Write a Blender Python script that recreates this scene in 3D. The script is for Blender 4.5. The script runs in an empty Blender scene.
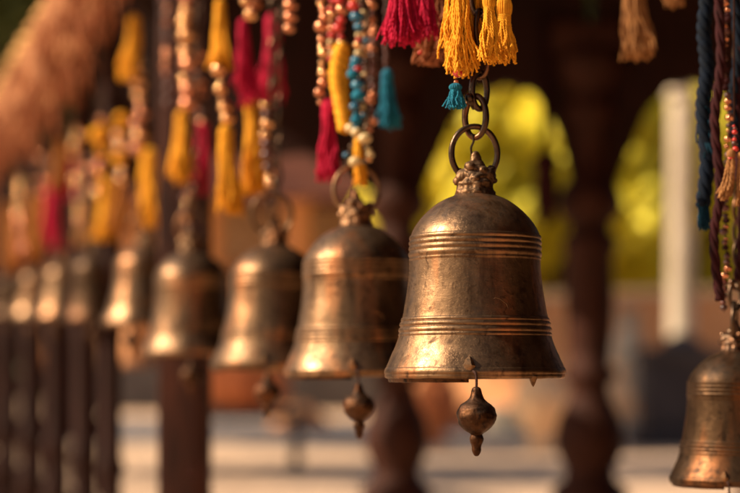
import bpy, bmesh, math, random
from mathutils import Vector, Matrix, noise
R = math.radians
scene = bpy.context.scene
COL = scene.collection
LENS = 85.0
K = 36.0 / LENS / 740.0          # metres per photo pixel per metre of depth
HOR = 375.0                      # eye level in the photo
EYE = 0.72                       # camera height above the courtyard

def W(px, py, d):
    return Vector(((px - 370.0) * K * d, d, EYE + (HOR - py) * K * d))

# ------------------------------------------------------------------ node helpers
def new_mat(name):
    m = bpy.data.materials.new(name); m.use_nodes = True
    nt = m.node_tree
    return m, nt, nt.nodes['Principled BSDF']

def nd(nt, t, **kw):
    n = nt.nodes.new(t)
    for k, v in kw.items():
        if k in n.inputs.keys(): n.inputs[k].default_value = v
        else: setattr(n, k, v)
    return n

def coords(nt, scale=(1, 1, 1), kind='Object'):
    tc = nt.nodes.new('ShaderNodeTexCoord')
    mp = nt.nodes.new('ShaderNodeMapping')
    mp.inputs['Scale'].default_value = scale
    nt.links.new(tc.outputs[kind], mp.inputs[0])
    oi = nt.nodes.new('ShaderNodeObjectInfo'); vm = nt.nodes.new('ShaderNodeVectorMath'); vm.operation = 'SCALE'
    vm.inputs[0].default_value = (7.3, 3.1, 5.7); nt.links.new(oi.outputs['Random'], vm.inputs['Scale']); nt.links.new(vm.outputs[0], mp.inputs['Location'])
    return mp.outputs[0]

def ntex(nt, vec, scale, detail=4, rough=0.55, dist=0.0):
    n = nt.nodes.new('ShaderNodeTexNoise')
    n.inputs['Scale'].default_value = scale
    n.inputs['Detail'].default_value = detail
    n.inputs['Roughness'].default_value = rough
    n.inputs['Distortion'].default_value = dist
    nt.links.new(vec, n.inputs['Vector'])
    return n.outputs['Fac']

def ramp(nt, fac, stops):
    r = nt.nodes.new('ShaderNodeValToRGB')
    el = r.color_ramp.elements
    while len(el) < len(stops): el.new(0.5)
    for e, (p, c) in zip(el, stops):
        e.position = p
        e.color = (c, c, c, 1) if isinstance(c, (int, float)) else (*c, 1)
    nt.links.new(fac, r.inputs[0])
    return r.outputs[0]

def mix(nt, fac, a, b, mode='MIX'):
    m = nt.nodes.new('ShaderNodeMix'); m.data_type = 'RGBA'; m.blend_type = mode
    for sock, v in ((m.inputs[0], fac), (m.inputs[6], a), (m.inputs[7], b)):
        if isinstance(v, bpy.types.NodeSocket): nt.links.new(v, sock)
        elif isinstance(v, (int, float)): sock.default_value = v
        else: sock.default_value = (*v, 1)
    return m.outputs[2]

def bump(nt, bsdf, hs):
    prev = None
    for h, s, dist in hs:
        b = nt.nodes.new('ShaderNodeBump')
        b.inputs['Strength'].default_value = s
        b.inputs['Distance'].default_value = dist
        nt.links.new(h, b.inputs['Height'])
        if prev: nt.links.new(prev, b.inputs['Normal'])
        prev = b.outputs[0]
    nt.links.new(prev, bsdf.inputs['Normal'])

def bronze(name, base, dark, dusty, rlo=0.27, rhi=0.6, grime=1.0, bs=1.0):
    m, nt, b = new_mat(name)
    v = coords(nt)
    vs = coords(nt, (1, 1, 0.12))
    vr = coords(nt, (0.25, 0.25, 6))
    big = ntex(nt, v, 14, 6, 0.62, 0.4)
    streak = ntex(nt, vs, 55, 5, 0.6)
    fine = ntex(nt, v, 420, 6, 0.7)
    mid = ntex(nt, v, 75, 8, 0.68, 0.6)
    turn = ntex(nt, vr, 130, 4, 0.6)
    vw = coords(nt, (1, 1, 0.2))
    refl_streak = ramp(nt, ntex(nt, vw, 24, 4, 0.5, 0.3), [(0.52, 0), (0.66, 0.8)])  # orange reflection on the waist, put into the colour as copper streaks
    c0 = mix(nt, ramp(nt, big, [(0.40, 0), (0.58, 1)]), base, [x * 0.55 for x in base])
    c1 = mix(nt, refl_streak, c0, (base[0] * 1.5, base[1] * 1.05, base[2] * 0.8))
    c2 = mix(nt, ramp(nt, streak, [(0.50, 0), (0.70, 0.75 * grime)]), c1, dark)
    spots = ramp(nt, mid, [(0.53, 0), (0.66, 1)])
    c3 = mix(nt, mix(nt, 1.0, spots, (0.75 * grime,) * 3, 'MULTIPLY'), c2, dark)
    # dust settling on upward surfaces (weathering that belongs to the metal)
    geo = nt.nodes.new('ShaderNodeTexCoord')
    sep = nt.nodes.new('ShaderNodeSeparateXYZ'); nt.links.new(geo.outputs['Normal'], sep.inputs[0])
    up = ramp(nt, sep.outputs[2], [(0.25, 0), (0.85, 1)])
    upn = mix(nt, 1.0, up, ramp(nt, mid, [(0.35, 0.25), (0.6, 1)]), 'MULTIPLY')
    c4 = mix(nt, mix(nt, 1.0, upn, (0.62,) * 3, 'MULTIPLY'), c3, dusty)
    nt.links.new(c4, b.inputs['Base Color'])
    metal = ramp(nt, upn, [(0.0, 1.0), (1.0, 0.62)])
    nt.links.new(metal, b.inputs['Metallic'])
    r1 = ramp(nt, mid, [(0.3, rlo), (0.7, rhi)])
    r2 = mix(nt, 0.35, r1, ramp(nt, big, [(0.3, rlo), (0.7, rhi + 0.1)]))
    nt.links.new(r2, b.inputs['Roughness'])
    pit = ramp(nt, fine, [(0.30, 0), (0.46, 1)])
    bump(nt, b, [(turn, 0.10 * bs, 0.0006), (mid, 0.22 * bs, 0.0011), (pit, 0.16 * bs, 0.0004), (fine, 0.10 * bs, 0.0004)])
    return m

def simple(name, c1, c2, rough=0.6, metal=0.0, scale=40, bscale=200, bstr=0.3, bdist=0.001, stretch=(1, 1, 1), sheen=0.0, trans=0.0):
    m, nt, b = new_mat(name)
    v = coords(nt, stretch)
    n = ntex(nt, v, scale, 5, 0.6, 0.3)
    nt.links.new(mix(nt, ramp(nt, n, [(0.35, 0), (0.65, 1)]), c1, c2), b.inputs['Base Color'])
    b.inputs['Roughness'].default_value = rough
    b.inputs['Metallic'].default_value = metal
    if not metal and rough > 0.6: b.inputs['Specular IOR Level'].default_value = 0.15
    if sheen:
        b.inputs['Sheen Weight'].default_value = sheen
        b.inputs['Sheen Tint'].default_value = (*c1, 1)
    if trans:
        t = nt.nodes.new('ShaderNodeBsdfTranslucent'); t.inputs[0].default_value = (*c1, 1)
        ms = nt.nodes.new('ShaderNodeMixShader'); ms.inputs[0].default_value = trans
        out = nt.nodes['Material Output']
        nt.links.new(b.outputs[0], ms.inputs[1]); nt.links.new(t.outputs[0], ms.inputs[2])
        nt.links.new(ms.outputs[0], out.inputs[0])
    bump(nt, b, [(ntex(nt, v, bscale, 5, 0.65), bstr, bdist)])
    return m

M = {}
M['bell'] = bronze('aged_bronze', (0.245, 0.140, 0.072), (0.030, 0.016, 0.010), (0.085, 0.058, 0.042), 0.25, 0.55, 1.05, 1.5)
M['shaded_bell'] = bronze('shaded_bronze', (0.085, 0.047, 0.024), (0.014, 0.008, 0.005), (0.05, 0.03, 0.018), 0.30, 0.6, 1.3)  # darker copy of the aged bronze, with shade put into its colour
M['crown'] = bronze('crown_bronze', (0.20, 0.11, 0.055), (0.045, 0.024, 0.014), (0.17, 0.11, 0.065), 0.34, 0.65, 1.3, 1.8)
M['clapper'] = bronze('clapper_metal', (0.095, 0.042, 0.019), (0.014, 0.008, 0.006), (0.05, 0.028, 0.017), 0.36, 0.7, 1.6, 2.6)
M['iron'] = bronze('chain_iron', (0.11, 0.068, 0.042), (0.03, 0.018, 0.012), (0.07, 0.045, 0.03), 0.2, 0.45, 0.8, 0.9)
M['brass'] = simple('bead_brass', (0.80, 0.44, 0.20), (0.62, 0.30, 0.12), 0.13, 1.0, 60, 200, 0.1)
M['copper'] = simple('bead_copper', (0.62, 0.26, 0.13), (0.45, 0.16, 0.08), 0.17, 0.9, 60, 200, 0.1)
M['red_bead'] = simple('bead_red', (0.55, 0.03, 0.02), (0.40, 0.02, 0.02), 0.25, 0, 60, 200, 0.1)
M['blue_bead'] = simple('bead_blue', (0.02, 0.17, 0.27), (0.01, 0.09, 0.17), 0.25, 0, 60, 200, 0.1)
M['cream_bead'] = simple('bead_cream', (0.66, 0.50, 0.24), (0.45, 0.30, 0.12), 0.3, 0, 60, 200, 0.1)
M['dark_bead'] = simple('bead_dark', (0.12, 0.03, 0.02), (0.04, 0.015, 0.01), 0.35, 0.1, 60, 200, 0.1)
M['yellow'] = simple('yarn_marigold', (0.92, 0.45, 0.030), (0.72, 0.30, 0.018), 0.75, 0, 90, 900, 0.6, 0.0006, sheen=0.3, trans=0.22)
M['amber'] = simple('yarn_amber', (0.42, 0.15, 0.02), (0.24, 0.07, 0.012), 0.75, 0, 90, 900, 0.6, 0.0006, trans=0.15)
M['magenta'] = simple('yarn_crimson', (0.62, 0.012, 0.060), (0.36, 0.006, 0.035), 0.72, 0, 90, 900, 0.6, 0.0006, sheen=0.3, trans=0.22)
M['teal'] = simple('yarn_teal', (0.018, 0.20, 0.29), (0.010, 0.10, 0.17), 0.72, 0, 90, 900, 0.6, 0.0006, sheen=0.3, trans=0.15)
M['navy'] = simple('yarn_shaded_navy', (0.0015, 0.006, 0.016), (0.001, 0.003, 0.007), 0.8, 0, 90, 900, 0.6, 0.0006)  # dark blue, with the shade of the right edge put into it
M['deep_teal'] = simple('yarn_shaded_teal', (0.004, 0.035, 0.06), (0.002, 0.018, 0.032), 0.8, 0, 90, 900, 0.6, 0.0006)  # shaded copy of the teal yarn for the unlit right edge
M['straw'] = simple('yarn_straw', (0.36, 0.165, 0.055), (0.20, 0.085, 0.03), 0.8, 0, 90, 900, 0.6, 0.0006, sheen=0.2)
M['brown'] = simple('rope_brown', (0.36, 0.12, 0.045), (0.20, 0.06, 0.025), 0.8, 0, 90, 900, 0.6, 0.001)
M['cord'] = simple('cord_dark', (0.05, 0.022, 0.014), (0.03, 0.012, 0.01), 0.8, 0, 90, 600, 0.5)
M['maroon'] = simple('rope_maroon', (0.035, 0.004, 0.005), (0.018, 0.003, 0.003), 0.8, 0, 90, 600, 0.6)
M['wood'] = simple('dark_carved_timber', (0.030, 0.008, 0.004), (0.012, 0.004, 0.002), 0.72, 0, 9, 60, 0.5, 0.004, (6, 6, 0.6))
M['redwood'] = simple('red_brown_timber', (0.06, 0.017, 0.008), (0.020, 0.006, 0.003), 0.65, 0, 9, 60, 0.5, 0.004, (6, 6, 0.6))
M['beam'] = simple('beam_timber', (0.028, 0.008, 0.004), (0.012, 0.004, 0.002), 0.75, 0, 9, 60, 0.5, 0.004, (6, 0.6, 6))
M['roofwood'] = simple('ceiling_timber', (0.025, 0.010, 0.006), (0.014, 0.006, 0.004), 0.7, 0, 6, 60, 0.5, 0.004, (4, 0.4, 1))
M['plaster'] = simple('temple_plaster', (0.58, 0.38, 0.24), (0.44, 0.27, 0.16), 0.85, 0, 0.8, 12, 0.4, 0.01)
M['redbrick'] = simple('red_brick_wall', (0.74, 0.34, 0.15), (0.60, 0.26, 0.11), 0.85, 0, 1.2, 14, 0.5, 0.01)
M['roof'] = simple('terracotta_tiles', (0.13, 0.045, 0.028), (0.08, 0.028, 0.02), 0.8, 0, 1.5, 10, 0.5, 0.02)
M['stone'] = simple('grey_stone', (0.095, 0.080, 0.078), (0.055, 0.045, 0.045), 0.8, 0, 1.5, 14, 0.5, 0.01)
M['white'] = simple('whitewash', (0.64, 0.52, 0.38), (0.42, 0.32, 0.22), 0.8, 0, 3, 14, 0.3, 0.005)
M['orange'] = simple('orange_cloth', (0.72, 0.24, 0.08), (0.60, 0.17, 0.06), 0.8, 0, 4, 20, 0.4, 0.01)
M['peach'] = simple('pale_sandstone', (0.85, 0.58, 0.34), (0.74, 0.48, 0.27), 0.8, 0, 4, 20, 0.4, 0.01)
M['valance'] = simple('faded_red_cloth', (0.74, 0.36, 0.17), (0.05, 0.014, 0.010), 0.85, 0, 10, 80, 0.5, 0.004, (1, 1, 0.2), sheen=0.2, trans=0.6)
M['gold_trim'] = simple('faded_gold_trim', (0.62, 0.36, 0.12), (0.5, 0.26, 0.09), 0.8, 0, 14, 80, 0.4, 0.003)
M['leaf_y'] = simple('sunlit_yellow_leaf', (0.97, 0.86, 0.07), (0.70, 0.60, 0.03), 0.6, 0, 1.3, 4, 0.1, trans=0.35)
M['leaf_g'] = simple('green_leaf', (0.10, 0.12, 0.02), (0.05, 0.07, 0.015), 0.6, 0, 0.6, 4, 0.1, trans=0.3)
M['bark'] = simple('bark', (0.10, 0.06, 0.04), (0.05, 0.03, 0.02), 0.9, 0, 8, 20, 0.6, 0.02)

def paving(name, c1, c2, mortar, sc):
    m, nt, b = new_mat(name)
    v = coords(nt, (sc, sc, sc))
    br = nt.nodes.new('ShaderNodeTexBrick'); nt.links.new(v, br.inputs['Vector'])
    br.inputs['Color1'].default_value = (*c1, 1); br.inputs['Color2'].default_value = (*c2, 1)
    br.inputs['Mortar'].default_value = (*mortar, 1); br.inputs['Scale'].default_value = 1.0
    br.inputs['Mortar Size'].default_value = 0.012
    n = ntex(nt, v, 1.3, 6, 0.6, 0.4)
    nt.links.new(mix(nt, 1.0, br.outputs[0], ramp(nt, n, [(0.3, 0.8), (0.7, 1.0)]), 'MULTIPLY'), b.inputs['Base Color'])
    b.inputs['Roughness'].default_value = 0.7
    bump(nt, b, [(ntex(nt, v, 12, 5, 0.6), 0.3, 0.01)])
    return m
M['ground'] = paving('courtyard_paving', (0.78, 0.53, 0.35), (0.68, 0.45, 0.29), (0.2, 0.14, 0.1), 1.4)
M['path'] = paving('shade_band_paving', (0.17, 0.165, 0.18), (0.13, 0.125, 0.14), (0.06, 0.06, 0.06), 1.0)  # grey colour stands in for a shadow band across the courtyard

# ------------------------------------------------------------------ mesh builder
class MB:
    def __init__(s): s.v = []; s.f = []
    def add(s, vs, fs):
        o = len(s.v); s.v += [Vector(p) for p in vs]; s.f += [[i + o for i in f] for f in fs]
    def lathe(s, prof, c=(0, 0, 0), seg=24, fn=None, close=False):
        c = Vector(c); vs = []; n = len(prof)
        for i, (r, z) in enumerate(prof):
            for k in range(seg):
                a = 2 * math.pi * k / seg
                rr, zz = (r, z) if fn is None else fn(i, r, z, a)
                vs.append(c + Vector((rr * math.cos(a), rr * math.sin(a), zz)))
        fs = []
        for i in range(n - 1):
            for k in range(seg):
                k2 = (k + 1) % seg
                fs.append([i * seg + k, (i + 1) * seg + k, (i + 1) * seg + k2, i * seg + k2])
        if not close:
            fs.append([k for k in range(seg)]); fs.append([(n - 1) * seg + k for k in reversed(range(seg))])
        s.add(vs, fs)
    def tube(s, pts, rad, seg=8, closed=False):
        pts = [Vector(p) for p in pts]; n = len(pts)
        rads = rad if isinstance(rad, (list, tuple)) else [rad] * n
        vs = []; prev = None
        for i, p in enumerate(pts):
            if closed: t = pts[(i + 1) % n] - pts[i - 1]
            else: t = pts[min(i + 1, n - 1)] - pts[max(i - 1, 0)]
            if t.length < 1e-9: t = Vector((0, 0, 1))
            t.normalize()
            if prev is None:
                a = Vector((0, 1, 0)) if abs(t.y) < 0.9 else Vector((1, 0, 0))
                u = t.cross(a).normalized()
            else:
                u = (prev - t * prev.dot(t))
                u = u.normalized() if u.length > 1e-6 else t.orthogonal().normalized()
            prev = u; w = t.cross(u)
            for k in range(seg):
                a = 2 * math.pi * k / seg
                vs.append(p + (u * math.cos(a) + w * math.sin(a)) * rads[i])
        fs = []
        for i in range(n if closed else n - 1):
            j = (i + 1) % n
            for k in range(seg):
                k2 = (k + 1) % seg
                fs.append([i * seg + k, i * seg + k2, j * seg + k2, j * seg + k])
        if not closed:
            fs.append([k for k in reversed(range(seg))]); fs.append([(n - 1) * seg + k for k in range(seg)])
        s.add(vs, fs)
    def box(s, lo, hi, bev=0.0):
        lo = Vector(lo); hi = Vector(hi)
        bm = bmesh.new(); bmesh.ops.create_cube(bm, size=1)
        for v in bm.verts:
            v.co = Vector((lo[i] + (v.co[i] + 0.5) * (hi[i] - lo[i]) for i in range(3)))
        if bev: bmesh.ops.bevel(bm, geom=bm.edges[:], offset=bev, segments=2, affect='EDGES', profile=0.6)
        bm.verts.index_update()
        s.add([v.co.copy() for v in bm.verts], [[v.index for v in f.verts] for f in bm.faces]); bm.free()
    def ball(s, c, r, seg=14, ring=9, rz=None):
        rz = rz or r; c = Vector(c)
        prof = [(max(1e-4 * r, r * math.sin(math.pi * i / ring)), rz * math.cos(math.pi * i / ring)) for i in range(ring + 1)]
        s.lathe(prof, c, seg)
    def obb(s, a, b, w, h, bev=0.0):      # a beam from a to b, w wide, h high
        a = Vector(a); b = Vector(b); t = (b - a); L = t.length; t.normalize()
        u = t.cross(Vector((0, 0, 1)))
        u = u.normalized() if u.length > 1e-4 else Vector((1, 0, 0))
        up = u.cross(t)
        m = MB(); m.box((-w / 2, 0, -h / 2), (w / 2, L, h / 2), bev)
        s.add([a + u * p.x + t * p.y + up * p.z for p in m.v], m.f)
    def build(s, name, mat, parent=None, smooth=True, origin=None):
        me = bpy.data.meshes.new(name)
        org = Vector(origin) if origin is not None else Vector((0, 0, 0))
        me.from_pydata([tuple(p - org) for p in s.v], [], s.f)
        me.validate(); me.update()
        bm = bmesh.new(); bm.from_mesh(me); bmesh.ops.recalc_face_normals(bm, faces=bm.faces[:]); bm.to_mesh(me); bm.free()
        if smooth:
            me.polygons.foreach_set('use_smooth', [True] * len(me.polygons))
        me.materials.append(mat)
        o = bpy.data.objects.new(name, me); COL.objects.link(o)
        if parent: o.parent = parent
        elif origin is not None: o.location = org
        return o

def tag(o, label, cat, group=None):
    o['label'] = label; o['category'] = cat
    if group: o['group'] = group
    return o
def thing(name, label, cat, loc, group=None, rz=0):
    o = bpy.data.objects.new(name, None); o.empty_display_size = 0.05; COL.objects.link(o)
    o.location = loc; o.rotation_euler = (0, 0, rz)
    return tag(o, label, cat, group)
def struct(o):
    o['kind'] = 'structure'; return o
def dup(root, loc, rz, sc, label, group):
    def cp(o, par):
        c = o.copy(); COL.objects.link(c); c.parent = par
        for ch in [x for x in bpy.data.objects if x.parent == o]: cp(ch, c)
        return c
    r = cp(root, None); r.location = loc; r.rotation_euler = (0, 0, rz); r.scale = (sc, sc, sc)
    r['label'] = label; r['group'] = group
    return r

def sm(a, b, x):
    t = max(0, min(1, (x - a) / (b - a))); return t * t * (3 - 2 * t)
def lerp_tab(tab, x):
    for (x0, y0), (x1, y1) in zip(tab, tab[1:]):
        if x <= x1: return y0 + (y1 - y0) * (x - x0) / (x1 - x0)
    return tab[-1][1]
def catmull(pts, n):
    out = []
    P = [pts[0]] + list(pts) + [pts[-1]]
    for i in range(1, len(P) - 2):
        for j in range(n):
            t = j / n
            out.append(tuple(0.5 * ((2 * P[i][k]) + (-P[i-1][k] + P[i+1][k]) * t + (2*P[i-1][k] - 5*P[i][k] + 4*P[i+1][k] - P[i+2][k]) * t*t
                       + (-P[i-1][k] + 3*P[i][k] - 3*P[i+1][k] + P[i+2][k]) * t**3) for k in range(len(pts[0]))))
    out.append(tuple(pts[-1])); return out

# ------------------------------------------------------------------ the bell
U = K * 1.94                # metres per photo pixel at the front bell
RIMY = 378.0
def make_bell(label, group, loc):
    root = thing('bell', label, 'bell', loc, group)
    # outer silhouette: (radius px, photo y)
    sil = [(19.5, 194.2), (23, 196.4), (29, 198.8), (36, 202.6), (43, 207.6), (49.5, 213.4), (55.5, 220), (60.4, 227), (63.6, 233.5), (64.8, 240),
           (65.2, 262), (66.6, 280), (69.2, 298), (72.0, 314), (73.8, 322), (75.8, 334), (79.2, 345), (83.6, 355), (87.6, 364), (90.0, 370.0), (90.6, 373.5)]
    dense = catmull(sil, 22)
    ridges = [(238.2, 1.3, 1.9), (243.4, 1.5, 2.0), (248.8, 1.5, 2.1), (254.6, 1.6, 2.3), (259.4, 0.7, 1.2),
              (319.6, 1.0, 1.5), (324.2, 1.5, 1.9), (329.8, 1.6, 2.1), (334.3, 0.8, 1.3), (370.5, 0.7, 2.4)]
    prof = []
    for r, y in dense:
        add = 0
        for yc, amp, w in ridges:
            q = abs(y - yc) / w
            if q < 1.25: add = max(add, amp * math.sqrt(max(0, 1 - (q / 1.25) ** 2)))
        prof.append((r + add, y))
    prof += [(90.3, 374.4), (90.6, 375.6), (90.4, 377.0), (89.6, 378.0), (87.6, 378.6)]
    n_out = len(prof)
    inner = [(86.0, 378.2), (84.6, 376.4), (82, 368), (77, 357), (72, 345), (70, 335), (67.5, 310), (62, 270), (60.5, 240), (52, 222), (38, 210), (20, 203), (2, 202.5)]
    prof += inner
    def fn(i, r, z, a):
        deg = (math.degrees(a) + 180) % 360 - 180
        dz = 0.0; r2 = 0
        if z > 373.5:
            k = sm(373.5, 377.5, z) if i < n_out else sm(368, 377, z)
            dz += k * 0.7 * noise.noise(Vector((math.cos(a) * 5, math.sin(a) * 5, 3.3)))
        wob = 0.45 * noise.noise(Vector((math.cos(a) * 1.8, math.sin(a) * 1.8, z / 28)))
        wob += 0.16 * noise.noise(Vector((math.cos(a) * 9, math.sin(a) * 9, z / 7)))
        sag = 0.5 * noise.noise(Vector((math.cos(a) * 1.5, math.sin(a) * 1.5, 7.7)))
        return (r + r2 + wob) * U, (RIMY - z - dz + sag) * U
    m = MB(); m.lathe(prof, (0, 0, 0), 192, fn, close=True)
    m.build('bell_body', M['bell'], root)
    # second, recessed lip running round the left half
    m = MB(); vs = []; n = 70
    for i in range(n + 1):
        a = R(-97.5 - 110 * i / n); q = 0.5 * noise.noise(Vector((i * .12, 1, 1)))
        for rr, y in ((87.6, 376.0), (86.6 + q * .4, 381.6 + q), (85.6 + q * .4, 382.2 + q), (83.0, 381.8 + q), (82.6, 374.0)):
            vs.append(Vector((rr * math.cos(a) * U, rr * math.sin(a) * U, (RIMY - y) * U)))
    fs = [[i * 5 + j, i * 5 + j + 1, (i + 1) * 5 + j + 1, (i + 1) * 5 + j] for i in range(n) for j in range(4)] + [[4, 3, 2, 1, 0], [n * 5 + j for j in range(5)]]
    m.add(vs, fs); m.build('inner_lip', M['clapper'], root)
    # little dents and the cast scar on the waist
    m = MB()
    rn = random.Random(4)
    scar = [(-30, 0), (-27.5, -6), (-23, -9.5), (-17.5, -11.5), (-14.5, -16), (-13, -21)]
    pts = []
    for dx, dy in [(12, 0), (15.5, -2.5), (20, -1.5), (23.5, 1.5), (26.5, 3.5), (28.2, 8), (28.6, 12)]:
        y = 303 + dy; r = lerp_tab([(b, a) for a, b in sil], y) - 0.5
        pts.append(Vector((dx * U, -math.sqrt(r * r - dx * dx) * U, (RIMY - y) * U)))
    m.tube(pts, [0.2 * U, 0.55 * U, 0.7 * U, 0.6 * U, 0.8 * U, 0.6 * U, 0.2 * U], 8)
    m.build('cast_scar', M['bell'], root)
    # neck collar + sculpted crown
    m = MB()
    m.lathe([(2, 199), (19.5, 198), (20.6, 195.0), (20.2, 192.0), (18.6, 189.5), (18.2, 187), (18.6, 184.5), (17, 182), (2, 181.5)][::-1],
            (0, 0, 0), 40, lambda i, r, z, a: ((r + 1.2 * noise.noise(Vector((math.cos(a) * 3, math.sin(a) * 3, z * .2)))) * U, (RIMY - z) * U))
    for x, y, dy, r, rz in [(0, 178, 0, 16, 8), (-11, 177, -4, 8.5, 8), (12, 176, -3, 9, 8.5), (2, 170, -2, 10, 9), (-5, 168, -6, 6.5, 6), (7, 171, -7, 6, 5),
                            (0.5, 161, -1, 6.2, 9.5), (4, 165, 3, 6, 6), (-15, 172, 0, 5, 4), (16, 170, 0, 5, 4.5), (-7, 183, -10, 6, 4.5), (8, 184, -11, 6.5, 4.5), (-1, 180, -14, 5, 4),
                            (0, 178, 12, 9, 8), (-18, 182, -4, 4, 4), (18, 181, -5, 4.5, 4)]:
        m.ball((x * U, dy * U, (RIMY - y) * U), r * U, 14, 10, rz * U)
    o = m.build('crown', M['crown'], root)
    md = o.modifiers.new('r', 'REMESH'); md.mode = 'VOXEL'; md.voxel_size = 0.9 * U
    dg = bpy.context.evaluated_depsgraph_get(); dg.update()
    me = bpy.data.meshes.new_from_object(o.evaluated_get(dg)); o.modifiers.clear()
    for v in me.vertices:
        p = v.co / U
        d = 1.5 * noise.noise(p * 0.13) + 0.55 * noise.noise(p * 0.36 + Vector((9, 0, 0))) + 0.15 * noise.noise(p * 0.9)
        v.co += v.normal * d * U
    me.polygons.foreach_set('use_smooth', [True] * len(me.polygons)); me.name = 'crown'
    o.data = me
    # bolt head (diamond stud) at the front of the lip
    m = MB()
    cy = -(88.0) * U
    c = Vector((-10.5 * U, cy, (RIMY - 365.5) * U))
    ring = [(0, 8.6), (3.4, 4.5), (5.4, -0.8), (3.6, -5.2), (0.4, -8.4), (-3.6, -5.0), (-5.0, 0.6), (-3.0, 5.4)]
    ring = [(x * 1.12, z * 1.08) for x, z in ring]
    vs = [c + Vector((x * U, 3.6 * U, z * U)) for x, z in ring] + [c + Vector((x * U * 0.9, -1.6 * U, z * U * 0.9)) for x, z in ring] + [c + Vector((1.8 * U, -4.0 * U, 0.0))]
    fs = [[i, (i + 1) % 8, 8 + (i + 1) % 8, 8 + i] for i in range(8)] + [[8 + i, 8 + (i + 1) % 8, 16] for i in range(8)] + [list(reversed(range(8)))]
    m.add(vs, fs); m.build('bolt', M['bell'], root, smooth=False)
    # small pointed lug below the right of the lip
    m = MB()
    lx, ly = 51.5, -71
    m.lathe([(0.3, -9.5), (1.6, -7.5), (3.2, -3.5), (4.4, 0.0), (4.6, 1.5), (2, 2.2)], (0, 0, 0), 10, lambda i, r, z, a: (r * U, z * U))
    for v in m.v: v += Vector((lx * U, ly * U, 1.2 * U))
    m.build('lug', M['crown'], root)
    # clapper on its wire
    m = MB()
    cx, cyy = -4.2, -93.0
    prof = [(0.4, 386.0), (2.6, 386.4), (4.2, 388), (4.9, 390.5), (5.6, 393.5), (7.0, 397), (10.0, 400), (14.2, 403), (17.4, 407), (18.9, 411.5), (18.8, 416),
            (17.2, 420.5), (14.0, 424.5), (10.0, 427.8), (6.6, 430.0), (5.4, 431.4), (5.9, 433), (6.6, 435.5), (6.2, 438.5), (5.0, 441), (4.4, 443.5), (4.3, 446.5), (3.2, 449.5), (1.8, 451.4), (0.4, 451.8)]
    def fc(i, r, z, a):
        w = 1 + 0.09 * noise.noise(Vector((math.cos(a) * 2, math.sin(a) * 2, z / 7))) + 0.03 * noise.noise(Vector((math.cos(a) * 6, math.sin(a) * 6, z / 3)))
        return r * w * U, (RIMY - z) * U
    pd = catmull(prof, 5)
    m.lathe(pd, (cx * U, cyy * U, 0), 40, fc)
    cl = m.build('clapper', M['clapper'], root)
    m = MB()
    m.tube([Vector((x * U, y * U, (RIMY - z) * U)) for x, y, z in catmull([(-7.5, -89, 371.0), (-5.2, -93.2, 373.0), (-4.4, -94, 376.5), (-4.2, -94, 381), (-4.2, -93, 389)], 6)], 1.35 * U, 8)
    m.build('wire', M['cord'], cl)
    return root

# (axis x, rim y, depth, scale, yaw, label)
BELLS = [
 (475, 378.0, 1.94, 1.00, 0, 'largest and sharpest bronze bell, in front of the yellow trees'),
 (357, 375.0, 2.41, 1.01, 4, 'bronze bell just left of the sharp one, under blue and yellow bead strings'),
 (272, 369.5, 2.95, 1.03, 2, 'third bell in the row, its clapper in front of the orange bundle'),
 (193, 354.0, 3.69, 1.06, 6, 'fourth bell in the row, hanging before the nearest dark square post'),
 (142, 326.0, 4.48, 1.02, -3, 'fifth bell in the row, gold-edged, just left of the nearest post'),
 (97, 320.0, 5.29, 1.0, 6, 'sixth bell in the row, a dim out-of-focus brown bell'),
 (64, 319.0, 6.18, 1.0, -6, 'seventh bell in the row, a soft pair of gold glints far left'),
 (36, 318.0, 7.20, 1.0, 3, 'eighth bell in the row, small and very blurred by the left edge'),
 (12, 317.0, 8.40, 1.0, 0, 'farthest bell, last in the row and cut by the left edge'),
]
G_B = 'bronze bells hanging in a row'
bell0 = None
for i, (x, y, d, s, yaw, lab) in enumerate(BELLS):
    loc = W(x, y, d)
    if i == 0: bell0 = make_bell(lab, G_B, loc)
    else:
        o = dup(bell0, loc, R(yaw), s, lab, G_B); o.rotation_euler = (R([0, .8, -1.5, 1.2, -1, 2, -1.5, 1, 0][i]), R([0, -.6, 1.2, -1.4, 2.0, -1.5, 1, 2, 0][i]), R(yaw))
dup(bell0, W(735, 483, 2.16), R(-14), 0.80, 'shade-toned bronze bell cut off by the right edge, under navy and maroon garlands', 'bronze bell apart from the row')
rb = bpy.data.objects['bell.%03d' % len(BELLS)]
for ch in [x for x in bpy.data.objects if x.parent == rb]:  # shade on this bell is put into darker body and crown metal
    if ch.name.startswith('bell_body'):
        ch.material_slots[0].link = 'OBJECT'; ch.material_slots[0].material = M['shaded_bell']
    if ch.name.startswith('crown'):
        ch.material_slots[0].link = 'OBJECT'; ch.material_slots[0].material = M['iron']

for k in (5, 8):  # same shade-darkened bronze for the dim far bells
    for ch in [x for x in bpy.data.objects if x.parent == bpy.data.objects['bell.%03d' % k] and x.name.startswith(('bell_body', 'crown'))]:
        ch.material_slots[0].link = 'OBJECT'; ch.material_slots[0].material = M['shaded_bell']

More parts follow.
